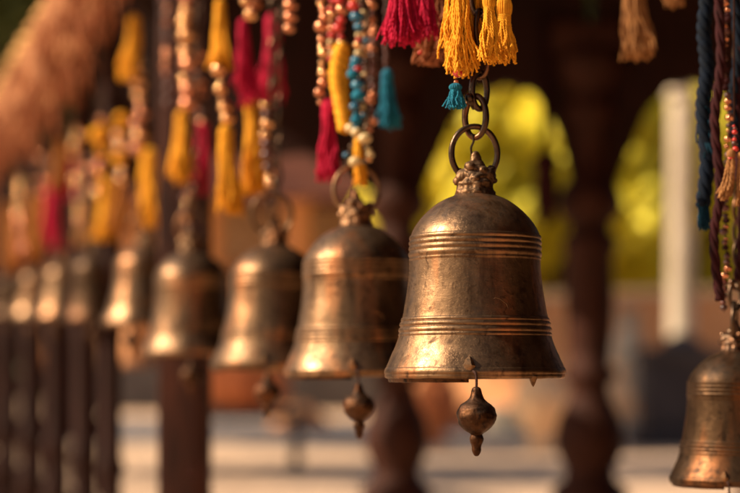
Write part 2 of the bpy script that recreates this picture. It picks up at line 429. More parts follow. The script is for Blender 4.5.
# ------------------------------------------------------------------ chains
BEAM_Z = EYE + 1.20
def link_pts(c, rx, rz, yaw, n=40, sq=0.0):
    out = []
    for k in range(n):
        a = 2 * math.pi * k / n
        x = rx * math.cos(a) * (1 - 0.0 * abs(math.sin(a))); z = rz * math.sin(a)
        out.append(c + Vector((x * math.cos(yaw), x * math.sin(yaw), z)))
    return out
WHICH = ['main', 'second', 'third', 'fourth', 'fifth', 'sixth', 'seventh', 'eighth', 'farthest']
CH_LAB = ['sharp iron chain of three links above the nearest bell, below the golden yellow tassels',
          'blurred chain with a wide ring on the second bell of the row',
          'chain with a wide ring holding the third bell, behind yellow tassels',
          'chain holding the fourth bell before the broad dark post',
          'chain holding the fifth bell in the row',
          'dim chain holding the sixth bell in the row',
          'blurred chain holding the seventh bell in the row',
          'blurred chain holding the eighth bell in the row',
          'blurred chain holding the farthest bell at the left edge',
          'dark chain holding the smaller bell at the right edge']
def chain(axis, s, label, yaw0, big=0):
    root = thing('chain', label, 'chain', axis, 'chains that hold the bells')
    u = U * s
    def P(dx, y, dy=0): return Vector((dx * u, dy * u, (RIMY - y) * u))
    zt = BEAM_Z - axis.z
    specs = [(P(-0.5, 153.5 - big * .6), 23.5 + big, 27.0 + big * .6, yaw0 * (0.3 if big else 1) + 0.15, 3.0), (P(0.5, 117.0), 11.5, 20.5, yaw0 - 0.5, 3.2), (P(4.5, 90.5), 8.5, 18.5, yaw0 + 0.45, 3.2)]
    for c, rx, rz, yw, rr in specs:
        m = MB(); pts = link_pts(c, rx * u, rz * u, yw)
        rad = [rr * u * (1 + 0.10 * noise.noise(p / u * 0.1)) for p in pts]
        m.tube(pts, rad, 12, closed=True); m.build('link', M['bell' if big and rx > 20 else 'iron'], root)
    y = 90.5 - 31; k = 0
    while (RIMY - y) * u < zt - 0.02 and k < 12 - 0:
        m = MB(); m.tube(link_pts(P(5, y), 9.5 * u, 18.5 * u, yaw0 - 0.5 + 1.57 * (k % 2), 20), 2.6 * u, 6, closed=True); m.build('link', M['iron'], root)
        y -= 31; k += 1
    m = MB(); top = (RIMY - y) * u
    if top < zt:
        m.tube([Vector((5 * u, 0, top - 18 * u)), Vector((5 * u, 0, zt))], 2.4 * u, 8); m.build('rod', M['iron'], root)
    # bent wire inside the big link
    m = MB()
    m.tube([P(x, y, -2) for x, y in catmull([(-3, 134), (-1.5, 141), (-4, 148), (-3.5, 155), (-2.5, 163)], 6)], 1.1 * u, 8); m.build('wire', M['iron'], root)
    m = MB(); m.ball(P(-6, 99, -6), 4.5 * u, 12, 8, 5.2 * u); m.tube([P(-6, 99, -6), P(-3, 104, -3), P(0, 108, 0)], 3.2 * u, 8); m.build('rivet', M['iron'], root)
for i, (x, y, d, s, yaw, lab) in enumerate(BELLS):
    chain(W(x, y, d), s, CH_LAB[i], [0, 0.2, -0.3, 0.5, 0.2, 0, .3, 0, 0][i], [0, 5, 7, 5, 3, 0, 0, 0, 0][i])
chain(W(735, 483, 2.16), 0.80, CH_LAB[9], 1.1)

# ------------------------------------------------------------------ tassels and garlands
def yarn(m, pts, r, ply=True, seg=5):
    if not ply:
        m.tube(pts, r, seg); return
    n = len(pts)
    for ph in (0, math.pi):
        q = []
        for i, p in enumerate(pts):
            a = i * 0.95 + ph
            q.append(p + Vector((math.cos(a), math.sin(a), 0)) * r * 0.55)
        m.tube(q, r * 0.72, seg)
def fringe_mesh(top, length, w0, w1, n, r, rn, ply=False, stray=0.06, steps=12, wav=0.05, bend=(0, 0)):
    m = MB()
    for k in range(n):
        a = rn.uniform(0, 2 * math.pi); q = math.sqrt(rn.uniform(0.05, 1))
        L = length * rn.uniform(0.70, 1.0)
        ex = rn.gauss(0, stray); ey = rn.gauss(0, stray)
        p1, p2 = rn.uniform(0, 6.3), rn.uniform(0, 6.3); f1, f2 = rn.uniform(3, 8), rn.uniform(3, 8)
        pts = []
        for i in range(steps + 1):
            t = i / steps
            w = w0 + (w1 - w0) * (t ** 0.7)
            cx = w * q * math.cos(a) + length * (ex * t * t + wav * t * math.sin(f1 * t + p1) * 0.5) + bend[0] * t * t
            cy = w * q * math.sin(a) + length * (ey * t * t + wav * t * math.sin(f2 * t + p2) * 0.5) + bend[1] * t * t
            pts.append(top + Vector((cx, cy, -L * t)))
        yarn(m, pts, r * rn.uniform(0.85, 1.15), ply)
    return m
def bind(m, c, r, h, n=5):               # wound thread collar
    for i in range(n):
        m.tube([c + Vector((r * math.cos(a), r * math.sin(a), -h * i / n)) for a in [j * math.pi / 8 for j in range(16)]], h / n * 0.6, 6, closed=True)

def tassel_parts(root, org, px, yt, yb, wpx, d, mat, n, rpx, seed, ply=False, knot=True, stray=0.05, bind_mat=None, steps=10, head=None, wav=0.06, bend=0):
    """tassel whose parts hang below root; px/yt/yb in photo pixels at depth d"""
    rn = random.Random(seed); pp = K * d
    top = W(px, yt, d) - org; L = (yb - yt) * pp; w = wpx * pp / 2
    hh = min(L * 0.24, w * 1.25) if head is None else head * pp
    if not ply: bend = rn.uniform(-7, 7); stray = 0.05; wav = 0.10; w *= 0.86
    ts = bpy.data.objects.new('tassel', None); ts.empty_display_size = 0.02; COL.objects.link(ts); ts.parent = root
    m = MB()
    m.ball(top + Vector((0, 0, -hh * 0.55)), w * (0.62 if ply else 0.72), 18, 10, hh * 0.62)
    for k in range(26):                  # yarn laid over the knot
        a = 2 * math.pi * k / 26 + rn.uniform(-.08, .08)
        pts = []
        for i in range(8):
            t = i / 7; ph = t * 2.5
            rr = w * 0.64 * math.sin(0.25 + ph)
            pts.append(top + Vector((rr * math.cos(a), rr * math.sin(a), -hh * 0.55 + hh * 0.62 * math.cos(0.25 + ph))))
        yarn(m, pts, rpx * pp * 0.9, False)
    m.build('knot', M[mat], ts)
    m = MB(); bind(m, top + Vector((0, 0, -hh * 0.95)), w * (0.52 if ply else 0.68), hh * 0.35, 4)
    m.build('binding', M[bind_mat or mat], ts)
    f = fringe_mesh(top + Vector((0, 0, -hh * 1.02)), L - hh * 0.9, w * (0.46 if ply else 0.66), w * (0.92 if ply else 0.84), n, rpx * pp, rn, ply, stray, steps, wav, (bend * pp, 0))
    f.build('fringe', M[mat], ts)
    return ts

def bead_chain(root, org, pts, d, rpx, mats, seed, squash=0.8, maxn=60):
    """beads along a pixel polyline"""
    rn = random.Random(seed); pp = K * d
    path = [W(x, y, d) - org for x, y in pts]
    m = MB(); m.tube(path, 0.5 * pp, 5); m.build('cord', M['cord'], root)
    seglen = [(b - a).length for a, b in zip(path, path[1:])]
    tot = sum(seglen); s = 0; i = 0; k = 0
    while s < tot and k < maxn:
        acc = 0
        for j, L in enumerate(seglen):
            if s <= acc + L: break
            acc += L
        p = path[j].lerp(path[j + 1], (s - acc) / max(seglen[j], 1e-6))
        r = rpx * pp * rn.choice((0.62, 0.85, 1.0, 1.1, 1.3)) * rn.uniform(.93, 1.07)
        mt = mats[k % len(mats)] if isinstance(mats, tuple) else rn.choice(mats)
        m = MB(); off = Vector((rn.uniform(-.4, .4) * r, rn.uniform(-.4, .4) * r, 0))
        q = random.Random(seed * 31 + k)
        m.ball(p + off, r, 16, 10, r * squash); m.build('bead', M[mt], root)
        s += r * squash * 2.02; k += 1

def garland(label, cat, px, y0, d, group, items, name='garland'):
    """items: ('cord', x, ya, yb) ('beads', pts, rpx, mats) ('tassel', x, yt, yb, w, mat, n, rpx)"""
    org = Vector((W(px, 0, d).x, d, BEAM_Z))
    root = thing(name, label, cat, org, group)
    m = MB(); m.tube([Vector((0, 0, 0)), W(px, y0, d) - org], 0.9 * K * 2.2, 6); m.build('cord', M['cord'], root)
    for j, it in enumerate(items):
        sd = int(px * 7 + j * 13)
        if it[0] == 'beads': bead_chain(root, org, it[1], d, it[2], it[3], sd)
        elif it[0] == 'tassel':
            kw = it[8] if len(it) > 8 else {}
            tassel_parts(root, org, it[1], it[2], it[3], it[4], d, it[5], it[6], it[7], sd, **kw)
        elif it[0] == 'rope':            # twisted rope along a pixel polyline
            path = catmull([(x, y) for x, y in it[1]], 14)
            P = [W(x, y, d) - org for x, y in path]
            m = MB(); rr = it[2] * K * d
            for ph in range(3):
                m.tube([p + Vector((math.cos(i * .55 + ph * 2.1), math.sin(i * .55 + ph * 2.1), 0)) * rr * .55 for i, p in enumerate(P)], rr * .62, 7)
            m.build('rope', M[it[3]], root)
        elif it[0] == 'curls':           # lumpy crocheted cord made of loops
            rn = random.Random(sd); pp = K * d
            path = catmull([(x, y) for x, y in it[1]], 10); m = MB()
            for x, y in path:
                for q in range(2):
                    c = W(x + rn.uniform(-1, 1) * it[2] * .5, y + rn.uniform(-2, 2), d) - org + Vector((0, rn.uniform(-1, 1) * it[2] * .5 * pp, 0))
                    ax = rn.uniform(0, 3.14); r = it[2] * pp * rn.uniform(.35, .6)
                    m.tube([c + Vector((r * math.cos(a) * math.cos(ax), r * math.cos(a) * math.sin(ax), r * math.sin(a))) for a in [k * math.pi / 6 for k in range(12)]], r * .36, 6, closed=True)
            m.build('crochet', M[it[3]], root)
    return root

G_Y = 'golden yellow tassels above the nearest bell'
for px, yt, yb, w, n, sd, dd, lab, st in [
    (461, -22, 77, 26, 95, 3, 1.93, 'longest golden yellow tassel touching the top link of the nearest chain', 0.035),
    (489, -6, 62, 19, 75, 5, 1.905, 'middle golden yellow tassel of the bunch over the nearest bell', 0.05),
    (504, -3, 62, 24, 90, 8, 1.93, 'rightmost golden yellow tassel of the bunch with a round knot', 0.07),
    (452, -40, 70, 18, 40, 11, 1.95, 'thin golden yellow tassel at the left rear of the bunch', 0.03),
    (478, -30, 64, 22, 60, 12, 1.955, 'golden yellow tassel at the rear of the bunch over the nearest bell', 0.06)]:
    org = Vector((W(px, 0, dd).x, dd, BEAM_Z))
    root = thing('yarn_tassel', lab, 'tassel', org, G_Y)
    m = MB(); m.tube([Vector((0, 0, 0)), W(px, yt + 2, dd) - org], 0.0016, 6); m.build('cord', M['yellow'], root)
    tassel_parts(root, org, px, yt, yb, w, dd, 'yellow', n, 0.95, sd, ply=True, stray=st, steps=46, head=20 if px > 500 else 14, wav=0.10)

G_D = 'decorations hanging around the nearest bell'
garland('tiny teal tassel under an orange bead beside the top chain link', 'tassel', 459, 60, 1.93, G_D,
        [('beads', [(458, 73), (457, 84)], 4.2, ('red_bead', 'copper')), ('tassel', 455.5, 84, 109, 19, 'teal', 110, 0.8, dict(ply=True, stray=0.14, steps=20))], 'tassel_charm')
garland('crimson tassel left of the golden yellow bunch, cut by the top edge', 'tassel', 402, -25, 2.04, G_D,
        [('tassel', 402, -30, 44, 40, 'magenta', 170, 0.85, dict(ply=True, stray=0.06, steps=30, bind_mat='yellow')), ], 'yarn_tassel')
garland('smaller crimson tassel beside the brown crocheted cord', 'tassel', 424, -25, 2.08, G_D,
        [('tassel', 424, -34, 40, 28, 'magenta', 110, 0.85, dict(ply=True, stray=0.06, steps=30))], 'yarn_tassel')
garland('soft brown tassel left of the golden yellow bunch with a red tip beside it', 'tassel', 437, -5, 2.16, G_D,
        [('tassel', 438, -46, 66, 24, 'brown', 110, 1.1, dict(ply=True, stray=0.06, steps=24, bend=-6, wav=0.16)), ('beads', [(420, 53), (427, 49)], 2.6, ('red_bead',))], 'yarn_tassel')
garland('fuzzy straw brown tassel at the top edge above the pale post', 'tassel', 634, -20, 2.45, None,
        [('tassel', 634, -40, 58, 32, 'straw', 190, 1.1, dict(stray=0.05))], 'yarn_tassel')
garland('short straw brown tassel at the top edge right of the larger one', 'tassel', 672, -20, 2.5, None,
        [('tassel', 672, -48, 7, 20, 'straw', 80, 1.1)], 'yarn_tassel')

G_G = 'bead and tassel garlands along the row'
# second bell
garland('string of round brass beads ending in a crimson tassel, above left of the second bell', 'garland', 322, -5, 2.46, G_G,
        [('beads', [(322, -5), (324, 30), (321, 60), (322, 104)], 5.6, ['brass', 'brass', 'copper']), ('tassel', 328, 100, 182, 22, 'magenta', 90, 1.0)])
garland('thick yellow wound strand between brass beads and blue beads', 'garland', 341, -5, 2.42, G_G,
        [('beads', [(339, -10), (341, 45)], 5.2, ['brass', 'copper', 'red_bead']), ('rope', [(342, 46), (337, 74), (341, 102), (346, 130)], 7.5, 'yellow'), ('rope', [(346, 52), (344, 90), (348, 120)], 4.0, 'yellow'), ])
garland('string of blue, red and cream beads above the ring of the second bell', 'garland', 356, -5, 2.39, G_G,
        [('beads', [(352, -10), (358, 30), (357, 70)], 5.0, ['brass', 'red_bead', 'blue_bead', 'cream_bead']),
         ('beads', [(354, 66), (357, 100), (353, 132)], 5.2, ['blue_bead', 'teal', 'teal']),
         ('beads', [(350, 128), (362, 134), (366, 146), (372, 158), (356, 164), (346, 158), (343, 150)], 5.6, ['cream_bead', 'brass', 'blue_bead', 'cream_bead']),
         ('tassel', 358, 138, 186, 13, 'yellow', 50, 1.0)])
garland('blurred teal tassel hanging alone right of the blue bead string', 'garland', 386, -5, 2.5, G_G,
        [('beads', [(386, -10), (386, 74)], 2.2, ('dark_bead',)), ('tassel', 387, 70, 128, 20, 'teal', 90, 1.1)])
garland('strand of reddish beads hanging right of the second bell ring', 'garland', 372, -5, 2.6, G_G,
        [('beads', [(372, -10), (374, 60), (370, 130)], 4.4, ['copper', 'dark_bead'])])
garland('thin string of small red and brass beads between the brass and yellow strands', 'garland', 331, -5, 2.44, G_G,
        [('beads', [(333, -10), (330, 40), (334, 92)], 3.2, ['red_bead', 'brass', 'cream_bead', 'copper']), ('tassel', 334, 90, 112, 8, 'magenta', 30, 0.9)])
garland('thin string of tiny dark and blue beads just right of the blue bead string', 'garland', 364, -5, 2.41, G_G,
        [('beads', [(362, -10), (366, 50), (362, 120)], 3.0, ['dark_bead', 'blue_bead', 'brass', 'dark_bead', 'cream_bead'])])
# third bell
garland('yellow strand over brass beads ending in a long yellow tassel, left of the third bell', 'garland', 222, -5, 2.98, G_G,
        [('tassel', 220, 0, 72, 17, 'yellow', 60, 1.3), ('beads', [(221, 70), (223, 100), (226, 128)], 6.6, ('brass',)), ('tassel', 226, 126, 214, 24, 'yellow', 110, 1.3)])
garland('crimson and yellow tassel pair hanging in front of the third bell ring', 'garland', 246, -5, 3.02, G_G,
        [('tassel', 243, 20, 108, 16, 'magenta', 80, 1.2), ('tassel', 251, 96, 194, 21, 'yellow', 90, 1.3)])
garland('deep crimson tassel above the ring of the third bell', 'garland', 273, -5, 3.1, G_G,
        [('tassel', 273, 14, 104, 26, 'magenta', 90, 1.2), ])
garland('string of brass beads over the ring of the third bell', 'garland', 265, -5, 2.9, G_G,
        [('beads', [(265, 105), (266, 150), (268, 186)], 5.4, ['brass', 'dark_bead']), ])
garland('short brown beaded swag at the top edge between the second and third bells', 'garland', 292, -5, 2.7, G_G,
        [('beads', [(286, -10), (292, 14), (290, 34)], 5.4, ['brass', 'copper', 'brown'])])
garland('short orange beaded swag at the top edge above the third bell', 'garland', 244, -5, 2.8, G_G,
        [('beads', [(240, -14), (250, 18), (260, -8)], 5.4, ['brass', 'copper', 'brown'])])
# fourth bell
garland('brass and copper bead string with a yellow tassel above the fourth bell', 'garland', 188, -5, 3.7, G_G,
        [('beads', [(192, -12), (187, 30), (187, 62), (188, 116)], 7.6, ['brass', 'copper', 'brass']), ('tassel', 182, 112, 182, 20, 'yellow', 100, 1.6),
         ('beads', [(189, 180), (186, 212), (190, 236)], 5.0, ('brass', 'dark_bead'))])
garland('copper beads with a crimson tassel between the third and fourth bells', 'garland', 203, -5, 3.75, G_G,
        [('beads', [(198, 50), (201, 124)], 5.4, ['copper', 'dark_bead', 'copper']), ('tassel', 203, 122, 194, 18, 'magenta', 80, 1.6)])
# far left fill
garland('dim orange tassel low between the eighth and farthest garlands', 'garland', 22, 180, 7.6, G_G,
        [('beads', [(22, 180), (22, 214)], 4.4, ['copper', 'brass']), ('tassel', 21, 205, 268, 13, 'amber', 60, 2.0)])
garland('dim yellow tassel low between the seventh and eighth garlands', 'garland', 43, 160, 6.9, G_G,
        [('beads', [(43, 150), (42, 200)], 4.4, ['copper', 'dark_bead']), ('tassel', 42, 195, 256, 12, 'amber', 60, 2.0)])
garland('string of large brass beads right of the seventh bell garland', 'garland', 80, 130, 5.8, G_G,
        [('beads', [(79, 128), (76, 170), (80, 222)], 6.0, ['brass', 'copper', 'dark_bead'])])
garland('yellow tassel under brass beads just left of the fifth bell garland', 'garland', 120, 60, 4.95, G_G,
        [('tassel', 121, 176, 232, 16, 'amber', 70, 1.8)])
garland('copper bead string hanging in front of the dark post above the fourth bell', 'garland', 168, 20, 3.85, G_G,
        [('beads', [(168, 0), (166, 60), (170, 104)], 4.0, ['dark_bead', 'copper', 'dark_bead'])])
# fifth
garland('yellow strand and copper beads ending in a fat yellow tassel, above the fifth bell', 'garland', 136, 20, 4.4, G_G,
        [('tassel', 134, 16, 80, 17, 'yellow', 80, 1.7), ('beads', [(137, 72), (142, 100), (138, 130), (141, 154)], 7.6, ['copper', 'brass', 'copper']), ('tassel', 150, 150, 226, 30, 'yellow', 130, 1.8)])
garland('paler bead string just left of the fat yellow tassel', 'garland', 122, 40, 4.9, G_G,
        [('beads', [(121, 118), (122, 184)], 7.0, ['brass', 'yellow'])])
garland('brass beads ending in a yellow tassel above the sixth bell', 'garland', 104, 60, 5.2, G_G,
        [('beads', [(102, 120), (101, 196)], 7.4, ['brass', 'yellow', 'copper']), ('tassel', 107, 180, 240, 18, 'yellow', 90, 1.9)])
garland('orange bead string under the cloth edge between the sixth and seventh bells', 'garland', 86, 100, 5.6, G_G,
        [('beads', [(90, 160), (86, 214)], 5.4, ['copper', 'dark_bead']), ('tassel', 86, 200, 246, 14, 'straw', 60, 1.8)])
garland('yellow and crimson tassels above the seventh bell', 'garland', 63, 110, 6.1, G_G,
        [('tassel', 62, 140, 190, 16, 'amber', 70, 1.9), ('tassel', 75, 145, 200, 13, 'magenta', 60, 1.9)])
garland('deep crimson tassel right of the eighth bell garland', 'garland', 50, 130, 6.6, G_G,
        [('tassel', 52, 180, 250, 17, 'magenta', 70, 1.9)])
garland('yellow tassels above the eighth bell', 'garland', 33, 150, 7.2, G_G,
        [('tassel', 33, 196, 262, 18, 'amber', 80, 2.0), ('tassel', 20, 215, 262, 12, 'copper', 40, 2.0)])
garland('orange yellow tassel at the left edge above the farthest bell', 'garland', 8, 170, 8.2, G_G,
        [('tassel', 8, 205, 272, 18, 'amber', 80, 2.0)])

# right-hand dark garlands
G_R = 'dark garlands at the right edge'
garland('dark navy braided strand with two blue tassels, leftmost of the right edge garlands', 'garland', 706, -5, 2.10, G_R,
        [('rope', [(708, -10), (704, 30), (707, 70), (703, 110), (707, 160), (703, 205)], 7.0, 'navy'), ('tassel', 706, 92, 158, 17, 'deep_teal', 60, 1.0), ('tassel', 702, 188, 230, 13, 'deep_teal', 60, 0.9)])
garland('maroon twisted rope hanging down beside the right bell chain', 'garland', 717, -5, 2.07, G_R,
        [('rope', [(718, -10), (721, 60), (715, 120), (720, 190), (714, 240), (720, 300)], 4.6, 'maroon')])
garland('string of dark red beads between the navy strand and the gold tassels', 'garland', 726, -5, 2.12, G_R,
        [('beads', [(728, -10), (724, 60), (730, 120), (724, 200), (727, 260), (724, 312)], 3.6, ['dark_bead', 'maroon', 'dark_bead', 'copper'])])
garland('navy rope close to the right edge of the photo', 'garland', 736, -5, 2.14, G_R,
        [('rope', [(734, -10), (739, 50), (733, 100), (738, 150)], 5.2, 'navy'), ('rope', [(742, 30), (737, 120), (742, 220), (738, 280)], 4.4, 'maroon')])
garland('pair of small gold tassels bound in red at the right edge', 'garland', 734, 120, 2.02, G_R,
        [('beads', [(734, 126), (735, 152)], 2.6, ('red_bead', 'dark_bead')), ('tassel', 731, 150, 200, 12, 'straw', 34, 1.0, dict(ply=True, steps=26, bind_mat='red_bead', bend=-8, stray=0.03)),
         ('tassel', 741, 152, 206, 10, 'straw', 30, 1.0, dict(ply=True, steps=26, bind_mat='red_bead', stray=0.03))])

# ------------------------------------------------------------------ frame that carries the row
def row_xy(d, off=0.0):
    return Vector(((204 - 500 * (d - 1.94)) * K + off, d))
fr = thing('timber_rack', 'dark timber frame of square posts carrying the row of bells', 'rack', (row_xy(3.8).x, 3.8, 0))
fo = fr.location.copy()
m = MB()
a = row_xy(0.9); b = row_xy(10.5)
m.obb(Vector((a.x, a.y, BEAM_Z + 0.06)) - fo, Vector((b.x, b.y, BEAM_Z + 0.06)) - fo, 0.11, 0.12, 0.006)
a2 = Vector((row_xy(2.0).x, 2.0, BEAM_Z + 0.05)); b2 = W(790, 0, 2.3); b2.z = BEAM_Z + 0.05
m.build('top_beam', M['beam'], fr)
m = MB()
m.obb(Vector((a2.x + 0.07, a2.y, a2.z)) - fo, Vector((b2.x + .3, 2.1, b2.z)) - fo, 0.09, 0.10, 0.006); m.build('cross_beam', M['beam'], fr)
for px, d, w in [(185, 3.95, 0.112), (111, 5.25, 0.085), (84, 5.9, 0.10), (56, 6.7, 0.10), (30, 7.6, 0.11), (6, 8.8, 0.12)]:
    c = W(px, 0, d) - fo; z0 = -fo.z
    m = MB()
    if d < 4.5: m.box((c.x - w / 2, c.y - w / 2, z0), (c.x + w / 2, c.y + w / 2, BEAM_Z - 0.001), 0.008)
    else: m.lathe([(w * q, z) for q, z in ((.5, .1), (.5, .30), (.36, .34), (.40, .42), (.5, .44), (.38, .47), (.36, .80), (.44, .9), (.36, .95), (.36, BEAM_Z - .2), (.5, BEAM_Z - .1))], (c.x, c.y, 0), 20)
    m.box((c.x - w * .66, c.y - w * .66, z0), (c.x + w * .66, c.y + w * .66, z0 + 0.14), 0.008)
    m.box((c.x - w * .62, c.y - w * .62, BEAM_Z - 0.07), (c.x + w * .62, c.y + w * .62, BEAM_Z - 0.004), 0.008)
    m.build('post', M['redwood' if d < 4.5 else 'wood'], fr)

# sagging cloth valance along the eave, upper left
root = thing('cloth_valance', 'long faded red brown gathered cloth valance sagging along the eave at upper left', 'valance', W(60, 60, 6.0))
vo = root.location.copy()
cols = []
keys = [(3.75, 1.16, 0.98), (4.2, 1.165, 0.95), (4.8, 1.17, 0.93), (5.6, 1.18, 0.88), (6.3, 1.21, 0.88), (7.2, 1.25, 0.94), (8.4, 1.28, 1.0), (9.8, 1.30, 1.03), (11.0, 1.31, 1.05)]
m = MB(); vs = []; fs = []; N = 620; H = 16
for i in range(N + 1):
    d = 3.75 + (11.0 - 3.75) * i / N
    zt = lerp_tab([(k[0], k[1]) for k in keys], d); zb = lerp_tab([(k[0], k[2]) for k in keys], d)
    zb += 0.02 + 0.07 * abs(math.sin(i * 0.085)) + 0.02 * math.sin(i * .31) + 0.02 * noise.noise(Vector((i * .07, 0, 0)))
    for j in range(H + 1):
        t = j / H
        p = row_xy(d, -0.085 - 0.04 * math.sin(t * 2.4))
        fold = (0.015 + 0.045 * t) * (math.sin(i * 0.27 + t * 1.5 + 1.5 * noise.noise(Vector((i * .03, t, 0)))) + .5 * noise.noise(Vector((i * .2, t * 2, 3))))
        vs.append(Vector((p.x + fold, p.y + .3 * fold, EYE + zt + (zb - zt) * t)) - vo)
for i in range(N):
    for j in range(H):
        q = i * (H + 1) + j
        fs.append([q, q + 1, q + H + 2, q + H + 1])
m.add(vs, fs)
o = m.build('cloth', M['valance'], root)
m = MB(); rn = random.Random(21)
for i in range(0, N, 1):
    for k in range(2):
        p = vs[i * (H + 1) + rn.choice((H, H, H - 4, H - 8))] + Vector((rn.uniform(.005, .02), rn.uniform(-.01, .01), 0)); L = rn.uniform(.04, .12)
        m.tube([p, p + Vector((rn.uniform(-.01, .01), rn.uniform(-.01, .01), -L * .5)), p + Vector((rn.uniform(-.02, .02), rn.uniform(-.02, .02), -L))], .004, 4)
m.build('fringe', M['brown'], root)
m = MB()
m.tube([vs[i * (H + 1)] + Vector((-0.006, 0, 0.012)) for i in range(0, N + 1, 4)], 0.018, 8); m.build('gold_rolled_hem', M['gold_trim'], root)

# ------------------------------------------------------------------ pavilion: roof above, turned pillars and arches behind
pv = thing('timber_pavilion', 'dark carved timber pavilion with turned pillars and arched openings framing the yellow trees', 'pavilion', (0.9, 7.0, 0))
po = pv.location.copy()
def turned(px, d, w, name='pillar'):
    pr = [(1.55, 0), (1.55, .10), (1.25, .12), (1.25, .16), (1.5, .20), (1.5, .26), (1.05, .30), (.95, .34), (1.25, .40), (1.4, .46), (1.25, .54), (.85, .62), (.72, .68),
          (1.0, .70), (1.0, .74), (.75, .76), (.85, .84), (.95, 1.0), (.9, 1.2), (1.05, 1.22), (1.05, 1.27), (.8, 1.29), (.8, 1.33), (1.2, 1.37), (1.3, 1.42), (1.1, 1.47),
          (.8, 1.50), (.85, 1.7), (1.1, 1.74), (1.1, 1.80), (.9, 1.82), (1.3, 1.9), (1.5, 1.94), (1.5, 2.0)]
    c = W(px, 0, d); m = MB()
    m.lathe([(r * w / 2, z) for r, z in pr], (c.x - po.x, c.y - po.y, 0), 24)
    m.box((c.x - po.x - w * .95, c.y - po.y - w * .5, 2.0), (c.x - po.x + w * .95, c.y - po.y + w * .5, 2.12), 0.01)
    o = m.build(name, M['redwood'], pv); return c.x
X0 = turned(397, 7.0, 0.19); X1 = turned(590, 7.0, 0.205); X2 = turned(775, 7.0, 0.205)
def arch_panel(xa, xb, d, z_spring, z_top, z_up, th=0.09):
    """board with a pointed, cusped opening cut out of its lower edge"""
    n = 40; m = MB(); lowz = []
    for i in range(n + 1):
        t = i / n; s = abs(2 * t - 1)
        z = z_spring + (z_top - z_spring) * (1 - abs(2 * t ** 1.25 - 1) ** 2.9) - 0.02 * abs(math.sin(t * math.pi * 7)) * (1 if 0.03 < t < .97 else 0)
        lowz.append(max(z, z_spring))
    vs = []
    for y in (d - th / 2, d + th / 2):
        for i in range(n + 1):
            x = xa + (xb - xa) * i / n
            vs.append((x - po.x, y - po.y, lowz[i])); vs.append((x - po.x, y - po.y, z_up))
    fs = []; o = 2 * (n + 1)
    for i in range(n):
        q = 2 * i
        fs += [[q, q + 1, q + 3, q + 2], [o + q, o + q + 2, o + q + 3, o + q + 1], [q, q + 2, o + q + 2, o + q], [q + 1, o + q + 1, o + q + 3, q + 3]]
    fs += [[0, o, o + 1, 1], [2 * n, 2 * n + 1, o + 2 * n + 1, o + 2 * n]]
    m.add(vs, fs); return m.build('arch_panel', M['wood'], pv, smooth=False)
def Zp(y, d): return EYE + (HOR - y) * K * d
arch_panel(X0 + .02, X1 - .02, 7.0, Zp(250, 7), Zp(84, 7), 2.35)
arch_panel(X1 + .02, X2 - .02, 7.0, Zp(240, 7), Zp(80, 7), 2.35)
arch_panel(X0 - 1.25, X0 - .02, 7.0, Zp(215, 7), Zp(150, 7), 2.35)
m = MB(); m.box((-2.6 - po.x, -.07, 2.352), (4.5, .07, 2.50), 0.01); m.build('lintel', M['beam'], pv)
m = MB(); cx = W(546, 0, 6.9)
m.lathe([(.01, -.30), (.035, -.27), (.05, -.18), (.045, -.08), (.06, -.04), (.02, 0), (.012, .55)], (cx.x - po.x, 6.9 - po.y, Zp(150, 6.9)), 14); m.build('hanging_finial', M['maroon'], pv)
# unseen roof added over bells and camera to block sky, open on the left (sunny) side
m = MB()
a = row_xy(-3.0, -0.10); b = row_xy(7.6, -0.10)
z0, z1 = 2.52, 2.58
base = [(a.x, -3.0), (5.2, -3.0), (5.2, 7.6), (b.x, 7.6)]
m.add([Vector((x, y, z)) - Vector((po.x, po.y, 0)) for z in (z0, z1) for x, y in base], [[3, 2, 1, 0], [4, 5, 6, 7], [0, 1, 5, 4], [1, 2, 6, 5], [2, 3, 7, 6], [3, 0, 4, 7]])
m.build('roof', M['roofwood'], pv, smooth=False)
for k in range(9):
    y = -2.4 + k * 1.15
    m = MB(); x = row_xy(y, -0.05).x
    m.obb(Vector((x, y, 2.46)) - Vector((po.x, po.y, 0)), Vector((5.1, y, 2.46)) - Vector((po.x, po.y, 0)), .09, .11, .006); m.build('rafter', M['beam'], pv)
for k in range(4):
    m = MB(); y = -2.5 + k * 2.7
    m.lathe([(.10, 0), (.10, .3), (.07, .35), (.08, 2.40)], (4.6 - po.x, y - po.y, 0), 20); m.build('pillar', M['wood'], pv)
m = MB(); m.box((5.0 - po.x, -3.0 - po.y, 0), (5.12 - po.x, 7.5 - po.y, 2.45)); m.build('wall', M['wood'], pv, smooth=False)  # unseen wall added to darken the right side of the bells

m = MB(); m.obb((1.95 - po.x, -3.7 - po.y, 1.2), (2.75 - po.x, -2.9 - po.y, 1.2), .2, 2.4); m.build('reflection_slab', M['orange'], pv, smooth=False)  # unseen slab added behind the camera, reflects an orange streak in the bell

# ------------------------------------------------------------------ ground
def sheet(name, x0, y0, x1, y1, z, mat):
    m = MB(); m.add([(x0, y0, z), (x1, y0, z), (x1, y1, z), (x0, y1, z)], [[0, 1, 2, 3]])
    return struct(m.build(name, M[mat], None, smooth=False))
sheet('ground', -150, -60, 150, 250, 0, 'ground')
sheet('path', -60, 19.0, 60, 27.5, 0.004, 'path')  # dark strip painted in place of a cast shadow on the paving

